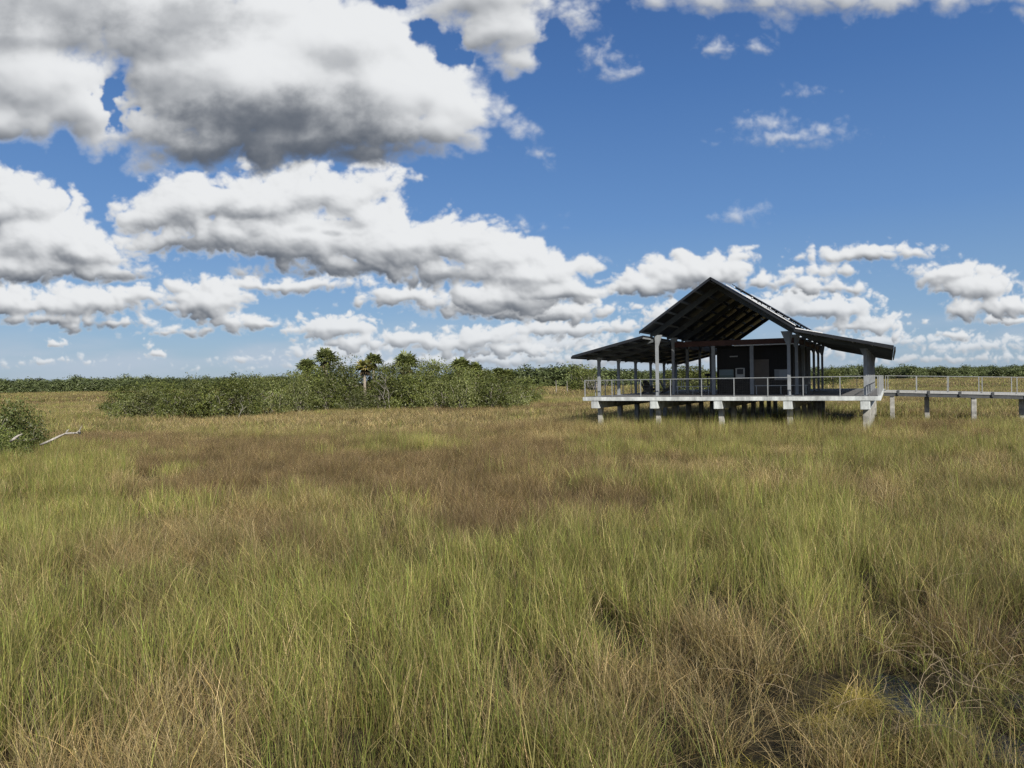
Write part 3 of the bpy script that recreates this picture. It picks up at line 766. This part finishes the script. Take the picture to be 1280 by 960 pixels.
palm(456, 449, 88, 1.3, 'yellowing palm with hanging dead fronds and a bare pale trunk', 3, PY, 12, 26)
palm(467, 441, 94, 1.45, 'dark palm rising just behind the yellowing palm', 4)
palm(507, 439, 90, 2.05, 'broad shaggy palm with brown dead fronds beneath, in the middle of the tree island', 5, PG, 14, 36)
palm(575, 446, 92, 1.7, 'rounded palm crown over the right half of the tree island', 6)
palm(593, 452, 93, 1.3, 'smaller palm crown immediately right of the rounded one', 7)
palm(623, 459, 125, 1.5, 'small distant palm beyond the right end of the tree island', 8, PG, 2)
palm(634, 461, 125, 1.5, 'squat distant palm next to the small one beyond the island', 9, PG, 2)
# bare pale snags in and around the island
def snag(px, y0, y1, D, label, seed, r=.07, lean=.1, nb=4, name='dead_snag', mat='snag'):
    rs = random.Random(seed); p = at(px, y1, D); h = p.z; t = empty(name, (p.x, D, 0), 0, label=label, cat='dead tree', group='bare dead trees')
    mb = MB(); pts = [(0, 0, -.2)]; x = y = 0
    for i in range(1, 6): x += rs.uniform(-1, 1) * lean * h * .15; y += rs.uniform(-1, 1) * .05 * h; pts.append((x, y, h * i / 5))
    mb.tube(pts, [r * (1 - .15 * i) for i in range(6)], 6); mb.build('trunk', M[mat], t, smooth=True)
    for k in range(nb):
        i = rs.randint(2, 4); q0 = Vector(pts[i]); a = rs.uniform(0, 6.28); l = h * rs.uniform(.15, .32)
        q1 = q0 + Vector((math.cos(a) * l * .6, math.sin(a) * l * .3, l * .6)); q2 = q1 + Vector((math.cos(a) * l * .5, 0, l * .25))
        MB().tube([q0, q1, q2], [r * .45, r * .3, r * .12], 5).build('branch', M[mat], t, smooth=True)
snag(478, 500, 468, 82, 'forked bare grey tree right of the yellowing palm', 2, .05, .5, 6)
snag(488, 500, 474, 82, 'leaning bare grey tree among the mangroves in mid island', 3, .045, .6, 5)
snag(297, 512, 497, 68, 'slanted bleached branch at the dark notch of the thicket', 5, .035, .9, 3)
snag(695, 484, 475, 170, 'short pale dead stem standing before the far wood', 7, .16, .05, 0)
snag(709, 484, 476, 175, 'right-hand short pale dead stem, right of the first before the far wood', 8, .16, .05, 0)
snag(715, 484, 468, 190, 'slender pale dead trunk set apart at the edge of the far wood', 9, .13, .1, 1)
snag(720, 484, 467, 195, 'slender pale dead trunk nearest the pavilion eave', 10, .13, .1, 1)

# trees seen past and through the pavilion
MT = [shrub_meshes('bushy_tree', 9, 7.5, 600, 8, .42, 70 + i, sprig=.42, lobes=8) for i in range(3)]
for i, (px, ty, D, w, lb) in enumerate([(843, 461, 150, 1.0, 'rounded tree seen between the left columns under the pavilion roof'), (868, 457, 150, 1.1, 'tallest rounded tree seen through the open left bay of the pavilion'),
        (886, 462, 155, .9, 'rounded tree seen just left of the dark room of the pavilion'), (728, 460, 185, .9, 'dark leafy tree rising over the far wood left of the pavilion eave'),
        (1035, 463, 230, 1.2, 'broad tree seen through the right side of the pavilion')]):
    p = at(px, ty, D); s = p.z / 7.5
    plant('bushy_tree', MT[i % 3], (p.x, D, 0), i * 1.3, (w, w, s), lb, 'tree', 'trees beyond the pavilion')
SPM = shrub_meshes('sparse_tree', 7, 8, 90, 7, .34, 91, cols=GREYGREENS, sprig=.35, stems=9, lobes=8, low=.35, barkmat='dead', twig=10)
p = at(743, 459, 180)
plant('sparse_tree', SPM, (p.x, 180, 0), .4, (1, 1, p.z / 8), 'thin pale tree with sparse leaves above the pavilion left rail', 'tree', 'trees beyond the pavilion')

# ------------------------------------------------------------------ near shrub and driftwood at the left edge
NS = shrub_meshes('green_shrub', 4.6, 3.3, 400, 13, .14, 60, cols=[(.18, .235, .04), (.14, .19, .035), (.22, .26, .055)], sprig=.17, lobes=8, twig=5)
NS2 = shrub_meshes('low_shrub', 3.2, 1.7, 700, 12, .10, 61, cols=[(.12, .15, .035), (.15, .16, .05), (.09, .12, .03)], sprig=.15, lobes=7, twig=4)
plant('leafy_shrub', NS, (-26.6, 33.5, 0), .5, (.95, 1, 1.02), 'tall leafy green shrub cut by the left edge of the view', 'shrub', 'shrubs at the left edge')
plant('leafy_shrub', NS2, (-25.6, 36.2, 0), 1.5, (1.1, 1.1, 1.55), 'mid-height green shrub behind the bleached driftwood branch', 'shrub', 'shrubs at the left edge')
plant('leafy_shrub', NS2, (-23.9, 32.9, 0), 4.1, (.85, .9, .9), 'low yellow-green shrub in front, by the short driftwood stub', 'shrub', 'shrubs at the left edge')
def driftwood(name, label, pts, rad, extra, D):
    t = empty(name, at(*pts[0], D), 0, label=label, cat='driftwood', group='bleached driftwood in the grass')
    o = at(*pts[0], D)
    wob = random.Random(len(pts))
    ps = [at(x, y, D + wob.uniform(-.25, .25)) - o for x, y in pts]
    MB().tube(ps, rad, 8).build('limb', M['dead'], t, smooth=True)
    for e, r in extra: MB().tube([at(x, y, D) - o for x, y in e], r, 6).build('branch', M['dead'], t, smooth=True)
driftwood('driftwood_branch', 'long bleached driftwood branch with a forked tip lying on the grass', [(50, 556), (57, 553.5), (66, 549), (74, 545.5), (82, 542), (88, 541.5), (95, 541.5), (99, 538.5), (103, 531)],
          [.035, .055, .045, .055, .04, .045, .035, .03, .012], [([(99, 539), (100, 541.5), (99.5, 544)], [.035, .03, .012]), ([(82, 542), (84, 538.5), (86, 536.5)], [.04, .03, .01]), ([(93, 541), (98, 541.5), (101, 539.5)], [.035, .025, .01])], 32)
driftwood('driftwood_stub', 'short bleached driftwood stub leaning beside the left shrubs', [(13, 552), (18, 548), (23, 544.5), (27.5, 542.5)], [.05, .06, .045, .018], [([(20, 547), (24, 549)], [.04, .015])], 30.4)

# ------------------------------------------------------------------ scattering of things nobody could count
def hidden_collection(name, meshes):
    c = bpy.data.collections.new(name)
    for i, me in enumerate(meshes):
        o = bpy.data.objects.new(f'{name}_{i:02d}', me); c.objects.link(o)
    return c
def scatter(name, label, P, rot, scl, idx, coll, kind='stuff'):
    me = bpy.data.meshes.new(name); me.vertices.add(len(P)); me.vertices.foreach_set('co', P.astype(np.float32).ravel())
    for an, ty, arr in (('rot', 'FLOAT_VECTOR', rot), ('scl', 'FLOAT_VECTOR', scl)):
        a = me.attributes.new(an, ty, 'POINT'); a.data.foreach_set('vector', arr.astype(np.float32).ravel())
    a = me.attributes.new('idx', 'INT', 'POINT'); a.data.foreach_set('value', idx.astype(np.int32))
    me.update()
    o = bpy.data.objects.new(name, me); COL.objects.link(o); tag(o, label=label, kind=kind)
    ng = bpy.data.node_groups.new(name + '_scatter', 'GeometryNodeTree')
    ng.interface.new_socket('Geometry', in_out='INPUT', socket_type='NodeSocketGeometry')
    ng.interface.new_socket('Geometry', in_out='OUTPUT', socket_type='NodeSocketGeometry')
    N, L = ng.nodes, ng.links
    gi = N.new('NodeGroupInput'); go_ = N.new('NodeGroupOutput'); iop = N.new('GeometryNodeInstanceOnPoints')
    ci = N.new('GeometryNodeCollectionInfo'); ci.inputs['Collection'].default_value = coll
    ci.inputs['Separate Children'].default_value = True; ci.inputs['Reset Children'].default_value = True
    L.new(gi.outputs[0], iop.inputs['Points']); L.new(ci.outputs[0], iop.inputs['Instance']); iop.inputs['Pick Instance'].default_value = True
    for an, ty, sock in (('rot', 'FLOAT_VECTOR', 'Rotation'), ('scl', 'FLOAT_VECTOR', 'Scale'), ('idx', 'INT', 'Instance Index')):
        na = N.new('GeometryNodeInputNamedAttribute'); na.data_type = ty; na.inputs['Name'].default_value = an
        L.new(na.outputs['Attribute'], iop.inputs[sock])
    L.new(iop.outputs[0], go_.inputs[0])
    md = o.modifiers.new('scatter', 'NODES'); md.node_group = ng
    return o

# far woods
FT = [shrub_meshes('far_tree', 12, 9, 330, 6, 1.1, 200 + i, sprig=.8, lobes=8, leafmat='farleaf', stems=3, cols=[(.09, .115, .042), (.115, .14, .05), (.075, .095, .04)])[0] for i in range(5)]
fcol = hidden_collection('far_tree_crowns', FT)
def wood(name, label, x0, x1, D0, D1, topy, step=4.5, rows=5, seed=0):
    rs = np.random.RandomState(seed); P = []; S = []
    xa, xb = (x0 - 640) / F * D0, (x1 - 640) / F * D0
    nx = int((xb - xa) / step)
    for k in range(rows):
        D = D0 + (D1 - D0) * k / max(1, rows - 1)
        for i in range(nx):
            X_ = (xa + (i + rs.rand()) * step) * D / D0; Yd = D + rs.randn() * 6
            px = 640 + F * X_ / D
            ty = np.interp(px, [t_[0] for t_ in topy], [t_[1] for t_ in topy])
            hz = 476 - (px - 640) * math.tan(ROLL)
            h = EYE + (hz - ty) / F * D; h *= .74 + .26 * rs.rand() + (.22 if rs.rand() < .05 else 0) + .07 * math.sin(X_ * .045 + k)
            P.append((X_, Yd, -.3)); S.append((.8 + .5 * rs.rand(), .8 + .5 * rs.rand(), h / 9))
    P = np.array(P); S = np.array(S); n = len(P)
    rot = np.zeros((n, 3)); rot[:, 2] = rs.rand(n) * 6.28
    scatter(name, label, P, rot, S, rs.randint(0, 5, n), fcol)
wood('far_wood', 'far dark green wood along the horizon behind the left marsh', -260, 420, 470, 560, [(-300, 474), (0, 474.5), (100, 474), (230, 473), (420, 471)], 6, 4, 1)
wood('middle_wood', 'bright green wood between the tree island and the pavilion', 560, 800, 310, 360, [(560, 466), (650, 463.5), (700, 461.5), (760, 464), (800, 466)], 4, 4, 2)
wood('distant_wood', 'far green wood along the horizon behind the pavilion and boardwalk', 700, 1640, 600, 740, [(700, 465), (900, 464), (1060, 460), (1200, 459), (1280, 457.5), (1640, 454)], 6, 4, 3)

# ------------------------------------------------------------------ grass
def blades(rs, n, rad, hmin, hmax, wid, lean, curve, cols, tipcol=None, seg=4, basecol=(.045, .035, .02), bend=0.0):
    a = rs.rand(n) * 6.283; r = rad * np.sqrt(rs.rand(n))
    bx, by = r * np.cos(a), r * np.sin(a)
    h = hmin + (hmax - hmin) * rs.rand(n) ** .8
    la = rs.rand(n) * 6.283; ll = np.abs(rs.randn(n)) * lean; cv = np.abs(rs.randn(n)) * curve
    fa = rs.rand(n) * 6.283; w = wid * (.6 + .8 * rs.rand(n))
    col = np.array(cols)[rs.randint(0, len(cols), n)] * (.45 + .75 * rs.rand(n) + .75 * (rs.rand(n) < .16))[:, None]
    tip = col * np.array([1.25, 1.15, 1.05]) if tipcol is None else np.where((rs.rand(n) < .5)[:, None], np.array(tipcol), col * 1.1)
    kink = rs.rand(n) < bend; kh = .4 + .4 * rs.rand(n); ka = rs.rand(n) * 6.283
    V = []; C = []
    for s in range(seg + 1):
        t = s / seg
        off = h * (ll * t + cv * t ** 2.4)
        z = h * t * np.sqrt(np.clip(1 - (ll * .6) ** 2, .3, 1)) - h * .45 * cv * t ** 3
        x = bx + np.cos(la) * off; y = by + np.sin(la) * off
        k = kink & (t > kh); dt = np.where(k, (t - kh) * h, 0)
        x = x + np.cos(ka) * dt * .9; y = y + np.sin(ka) * dt * .9; z = np.where(k, h * kh * .95 - dt * .25, z)
        ww = w * (1 - t) ** .6 * (1 if s < seg else 0) * .5
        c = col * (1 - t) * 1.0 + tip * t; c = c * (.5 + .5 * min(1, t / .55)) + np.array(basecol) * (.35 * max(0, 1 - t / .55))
        C.append(c); V.append(np.stack([x - np.cos(fa) * ww, y - np.sin(fa) * ww, z], 1))
        if s < seg: C.append(c); V.append(np.stack([x + np.cos(fa) * ww, y + np.sin(fa) * ww, z], 1))
    k = 2 * seg + 1
    V = np.stack(V, 1).reshape(-1, 3); C = np.stack(C, 1).reshape(-1, 3)
    o = np.arange(n)[:, None] * k
    Q = np.concatenate([o + np.array([2 * s, 2 * s + 1, 2 * s + 3, 2 * s + 2])[None] for s in range(seg - 1)], 0)
    T = o + np.array([2 * seg - 2, 2 * seg - 1, 2 * seg])[None]
    return V, Q, T, C
def clump(name, rs, specs):
    Vs, Qs, Ts, Cs = [], [], [], []; o = 0
    for sp in specs:
        V, Q, T, C = blades(rs, **sp); Vs.append(V); Qs.append(Q + o); Ts.append(T + o); Cs.append(C); o += len(V)
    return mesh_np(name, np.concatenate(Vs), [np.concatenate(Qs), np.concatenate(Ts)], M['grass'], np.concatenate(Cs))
GREEN = [(.22, .27, .05), (.165, .22, .045), (.29, .32, .07), (.26, .27, .07)]
YELLOW = [(.33, .30, .09), (.38, .32, .12), (.27, .27, .075)]
BROWN = [(.165, .10, .04), (.115, .072, .032), (.22, .145, .065), (.155, .12, .047)]
TAN = [(.46, .355, .185), (.55, .45, .26), (.38, .29, .14), (.36, .275, .12)]
OLIVE = [(.28, .25, .08), (.22, .20, .065), (.34, .285, .105)]
MOSS = [(.34, .30, .07), (.40, .34, .10), (.26, .235, .06)]
def kinds(k, W, n, rad, hs):
    """k 0 green, 1 brown rush, 2 tan dead, 3 olive mix, 4 mat"""
    f = lambda q, c: max(3, int(n * q))
    B = lambda q, **a: dict(n=max(3, int(n * q)), rad=rad, **a)
    DARK = [(.10, .07, .03), (.08, .065, .028), (.13, .10, .045)]
    tall = B(.06, hmin=.6 * hs, hmax=1.15 * hs, wid=W * 1.6, lean=.12, curve=.16, cols=[(.32, .34, .085), (.37, .35, .11), (.24, .28, .065)], tipcol=(.46, .38, .17), bend=.12)
    if k in (0, 3) and W < .006: return [tall] + kinds_(k, B, W, hs, DARK)
    return kinds_(k, B, W, hs, DARK)
def kinds_(k, B, W, hs, DARK):
    if k == 0: return [B(.48, hmin=.45 * hs, hmax=1.05 * hs, wid=W * 1.1, lean=.14, curve=.16, cols=GREEN, tipcol=(.24, .20, .08), bend=.05), B(.36, hmin=.35 * hs, hmax=.95 * hs, wid=W * .9, lean=.24, curve=.3, cols=YELLOW + TAN, bend=.12), B(.3, hmin=.2 * hs, hmax=.7 * hs, wid=W * .8, lean=.45, curve=.5, cols=TAN + DARK + DARK, bend=.2)]
    if k == 1: return [B(1.1, hmin=.45 * hs, hmax=.95 * hs, wid=W * .6, lean=.2, curve=.3, cols=BROWN + BROWN + OLIVE, tipcol=(.21, .15, .09), bend=.05), B(.2, hmin=.5 * hs, hmax=1.0 * hs, wid=W * .55, lean=.35, curve=.5, cols=TAN, bend=.15)]
    if k == 2: return [B(.6, hmin=.35 * hs, hmax=.95 * hs, wid=W * .8, lean=.35, curve=.5, cols=TAN, bend=.25), B(.35, hmin=.4 * hs, hmax=1.0 * hs, wid=W, lean=.25, curve=.3, cols=OLIVE, tipcol=(.25, .21, .11), bend=.1), B(.3, hmin=.2 * hs, hmax=.6 * hs, wid=W * .7, lean=.6, curve=.5, cols=BROWN, bend=.2)]
    if k == 3: return [B(.5, hmin=.5 * hs, hmax=1.05 * hs, wid=W * .9, lean=.2, curve=.3, cols=OLIVE + GREEN, tipcol=(.25, .20, .10), bend=.07), B(.35, hmin=.4 * hs, hmax=.95 * hs, wid=W * .7, lean=.35, curve=.45, cols=TAN + YELLOW, bend=.15), B(.35, hmin=.25 * hs, hmax=.7 * hs, wid=W * .7, lean=.4, curve=.5, cols=BROWN + DARK, bend=.15)]
    return [B(5.5, hmin=.06 * hs, hmax=.26 * hs, wid=W * .9, lean=.9, curve=.9, cols=MOSS, bend=.3), B(.25, hmin=.2 * hs, hmax=.7 * hs, wid=W, lean=.4, curve=.6, cols=YELLOW + TAN, bend=.25)]
bands = [ # y range, radius, blades, width, points per m2, variants
    ('near', 2.2, 17, .15, 40, .0052, 21.0, 7, 4),
    ('mid', 17, 48, .40, 120, .0078, 4.2, 4, 3),
    ('far', 48, 150, 1.5, 170, .026, .40, 3, 3),
    ('vast', 150, 480, 5.0, 230, .10, .045, 2, 3)]
meshes = []; base = {}
rs = np.random.RandomState(77)
for (bn, y0, y1, rad, nb, wid, dens, nv, seg) in bands:
    for k in range(5):
        base[(bn, k)] = (len(meshes), nv)
        for v_ in range(nv):
            sp = kinds(k, wid, nb, rad, 1.0)
            for s_ in sp: s_['seg'] = seg
            meshes.append(clump(f'clump_{bn}_{k}', rs, sp))
gcol = hidden_collection('grass_clumps', meshes)
def vnoise(x, y, seed):
    r = np.random.RandomState(seed).rand(256, 256); xi = np.floor(x).astype(int); yi = np.floor(y).astype(int); fx = x - xi; fy = y - yi
    fx = fx * fx * (3 - 2 * fx); fy = fy * fy * (3 - 2 * fy); g = lambda i, j: r[(yi + j) & 255, (xi + i) & 255]
    return (g(0, 0) * (1 - fx) + g(1, 0) * fx) * (1 - fy) + (g(0, 1) * (1 - fx) + g(1, 1) * fx) * fy
def fb(x, y, s, seed, o=4):
    t = 0; a = 1; n_ = 0
    for i in range(o): t = t + a * vnoise(x / s, y / s, seed + i); n_ += a; a *= .55; s *= .5
    return t / n_
# patches of each kind of grass: (photo x, photo y at grass-top height, rx, ry, weight)
Z_BROWN = [(430, 575, 270, 26, 1.3), (250, 590, 160, 30, .7), (330, 640, 130, 24, 1.1), (600, 640, 90, 22, 1.2), (180, 690, 110, 30, .8), (560, 560, 200, 18, .7), (760, 570, 140, 20, .4), (1180, 720, 90, 40, .7), (300, 545, 160, 8, .7), (820, 800, 90, 60, .45), (1240, 800, 60, 60, .7), (700, 600, 80, 20, .5), (950, 650, 60, 10, .5)]
Z_TAN = [(510, 517, 170, 7, 1.5), (300, 525, 120, 8, .6), (60, 900, 160, 80, 1.0), (240, 850, 70, 60, .6), (880, 760, 110, 70, .8), (1040, 800, 110, 60, .6), (720, 880, 90, 70, .5), (900, 580, 140, 20, .4), (1180, 600, 120, 30, .3), (640, 770, 60, 50, .4), (800, 530, 200, 6, .5), (130, 650, 90, 25, .4)]
Z_GREEN = [(480, 720, 230, 70, 1.4), (60, 780, 130, 90, 1.1), (700, 670, 90, 50, 1.1), (1010, 620, 110, 40, .8), (70, 600, 110, 45, 1.1), (760, 730, 90, 60, .5), (380, 850, 120, 80, .6), (1000, 690, 90, 60, .9), (560, 860, 120, 90, .6), (1190, 780, 60, 60, .6), (860, 640, 120, 40, .4), (400, 528, 200, 6, .3), (100, 560, 120, 14, .5)]
Z_MOSS = [(1060, 790, 70, 30, 1.6), (1010, 880, 100, 50, 1.0), (560, 940, 60, 25, 1.2), (1190, 930, 70, 30, 1.2), (1130, 900, 50, 60, 1.2)]
def zone(lst, px, py):
    t = 0
    for (cx, cy, rx, ry, w) in lst: t = t + w * np.exp(-(((px - cx) / rx) ** 2 + ((py - cy) / ry) ** 2))
    return t
def edge_y(px): return 476 - (px - 640) * math.tan(ROLL)
Ps, Rs, Ss, Is = [], [], [], []
for (bn, y0, y1, rad, nb, wid, dens, nv, seg) in bands:
    w1 = .80 * y1 + 3; area = 2 * w1 * (y1 - y0); n = int(area * dens)
    x = (rs.rand(n) * 2 - 1) * w1; y = y0 + (y1 - y0) * rs.rand(n)
    keep = np.abs(x) < .80 * y + 3; x, y = x[keep], y[keep]; n = len(x)
    px = 640 + F * x / y; py = edge_y(px) + F * (EYE - .85) / y
    big = y > 60
    wx = (fb(x, y, 3.5, 1) - .5) * 60; wy = (fb(x, y, 3.5, 9) - .5) * 16
    qx, qy = px + np.where(big, 0, wx), py + np.where(big, 0, wy)
    nz = np.stack([fb(x, y * 1.6, 6.0 if bn in ('near', 'mid') else 28, 20 + 7 * i) + .5 * fb(x, y, 1.3 if bn == 'near' else 4, 80 + 7 * i, 2) - .75 for i in range(4)], 1) * 3.3
    w = np.zeros((n, 5))
    w[:, 0] = 1.4 * zone(Z_GREEN, qx, qy) + nz[:, 0] + np.where(y > 40, -.35, .05)
    w[:, 1] = 1.35 * zone(Z_BROWN, qx, qy) + nz[:, 1] + np.where(y > 40, .3, -.15)
    w[:, 2] = 1.2 * zone(Z_TAN, qx, qy) + nz[:, 2] + np.where(y > 55, .3, .08)
    w[:, 3] = .50 + nz[:, 3] * .5
    w[:, 4] = zone(Z_MOSS, qx, qy) * 1.7 - .1
    w += rs.randn(n, 5) * .22
    k = np.argmax(w, 1)
    # thin out in the pools, in small gaps and under the pavilion
    gap = fb(x, y, 1.1, 300, 3); pd = pool_depth(x, y)
    c, s = math.cos(PR), math.sin(PR); la = (x - PA.x) * c + (y - PA.y) * s; lb = -(x - PA.x) * s + (y - PA.y) * c
    under = (la > -.3) & (la < 16.5) & (lb > 1.6) & (lb < 26)
    tuft = fb(x, y, .45, 500, 2) if bn in ('near', 'mid') else .5 + 0 * x
    kp = (pd < .35 + .25 * rs.rand(n)) & ~((bn in ('near', 'mid')) & (gap < .31) & (rs.rand(n) < .7)) & ~(under & (rs.rand(n) < .45)) & ~((bn == 'near') & (tuft < .38) & (rs.rand(n) < .6))
    hs = (.46 + .68 * fb(x, y, 1.6, 400, 3)) * (.62 + .82 * tuft) * np.array([1.05, .92, .9, 1.0, .8])[k] * (.85 + .3 * rs.rand(n))
    hs = np.where(under, hs * .8, hs)
    front_ = (la > -4) & (la < 16.8) & (lb > -5) & (lb < 1.7); hs = np.where(front_, hs * 1.3 + .3, hs)
    # lower beside the pools so that the water shows
    hs = hs * (1 - .6 * np.clip(pd * 1.6 - .1, 0, 1))
    # keep grass off the pile feet in front of the boardwalk
    near_w = (la > 17) & (lb > 9) & (lb < 18); hs = np.where(near_w, hs * .95, hs)
    st = np.array([base[(bn, j)][0] for j in range(5)])[k]
    ix = st + rs.randint(0, nv, n)
    rot = np.stack([rs.randn(n) * .08, rs.randn(n) * .08, rs.rand(n) * 6.283], 1)
    xy = .85 + .35 * rs.rand(n)
    P_ = np.stack([x, y, ground_h(x, y) - .02], 1)
    Ps.append(P_[kp]); Rs.append(rot[kp]); Ss.append(np.stack([xy, xy, hs], 1)[kp]); Is.append(ix[kp])
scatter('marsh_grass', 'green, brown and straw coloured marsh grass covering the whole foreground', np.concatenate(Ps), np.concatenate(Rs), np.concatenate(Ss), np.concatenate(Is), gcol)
print('grass points', sum(len(p) for p in Ps), 'clumps', len(meshes))

# fallen dead canes around the pool
mb = MB(); r3 = random.Random(9)
for i in range(170):
    cx, cy = r3.gauss(5.6, 1.2), r3.gauss(7.4, 1.1); a = r3.uniform(0, 6.28); l = r3.uniform(.25, .75); z = r3.uniform(-.05, .4)
    e = Vector((math.cos(a) * l, math.sin(a) * l, r3.uniform(-.2, .35))); s0 = Vector((cx, cy, z))
    bow = Vector((r3.uniform(-.12, .12), r3.uniform(-.12, .12), r3.uniform(.02, .16)))
    mb.tube([s0 + e * f_ + bow * (4 * f_ * (1 - f_)) for f_ in (0, .2, .4, .6, .8, 1)], [.003, .003, .0026, .0022, .0016, .0008], 4)
o = mb.build('fallen_reeds', surf('dead_reeds', (.27, .21, .13), .8, .4, 8, bump=.0)); tag(o, label='tangle of fallen dead reed stems around the dark pool', kind='stuff')
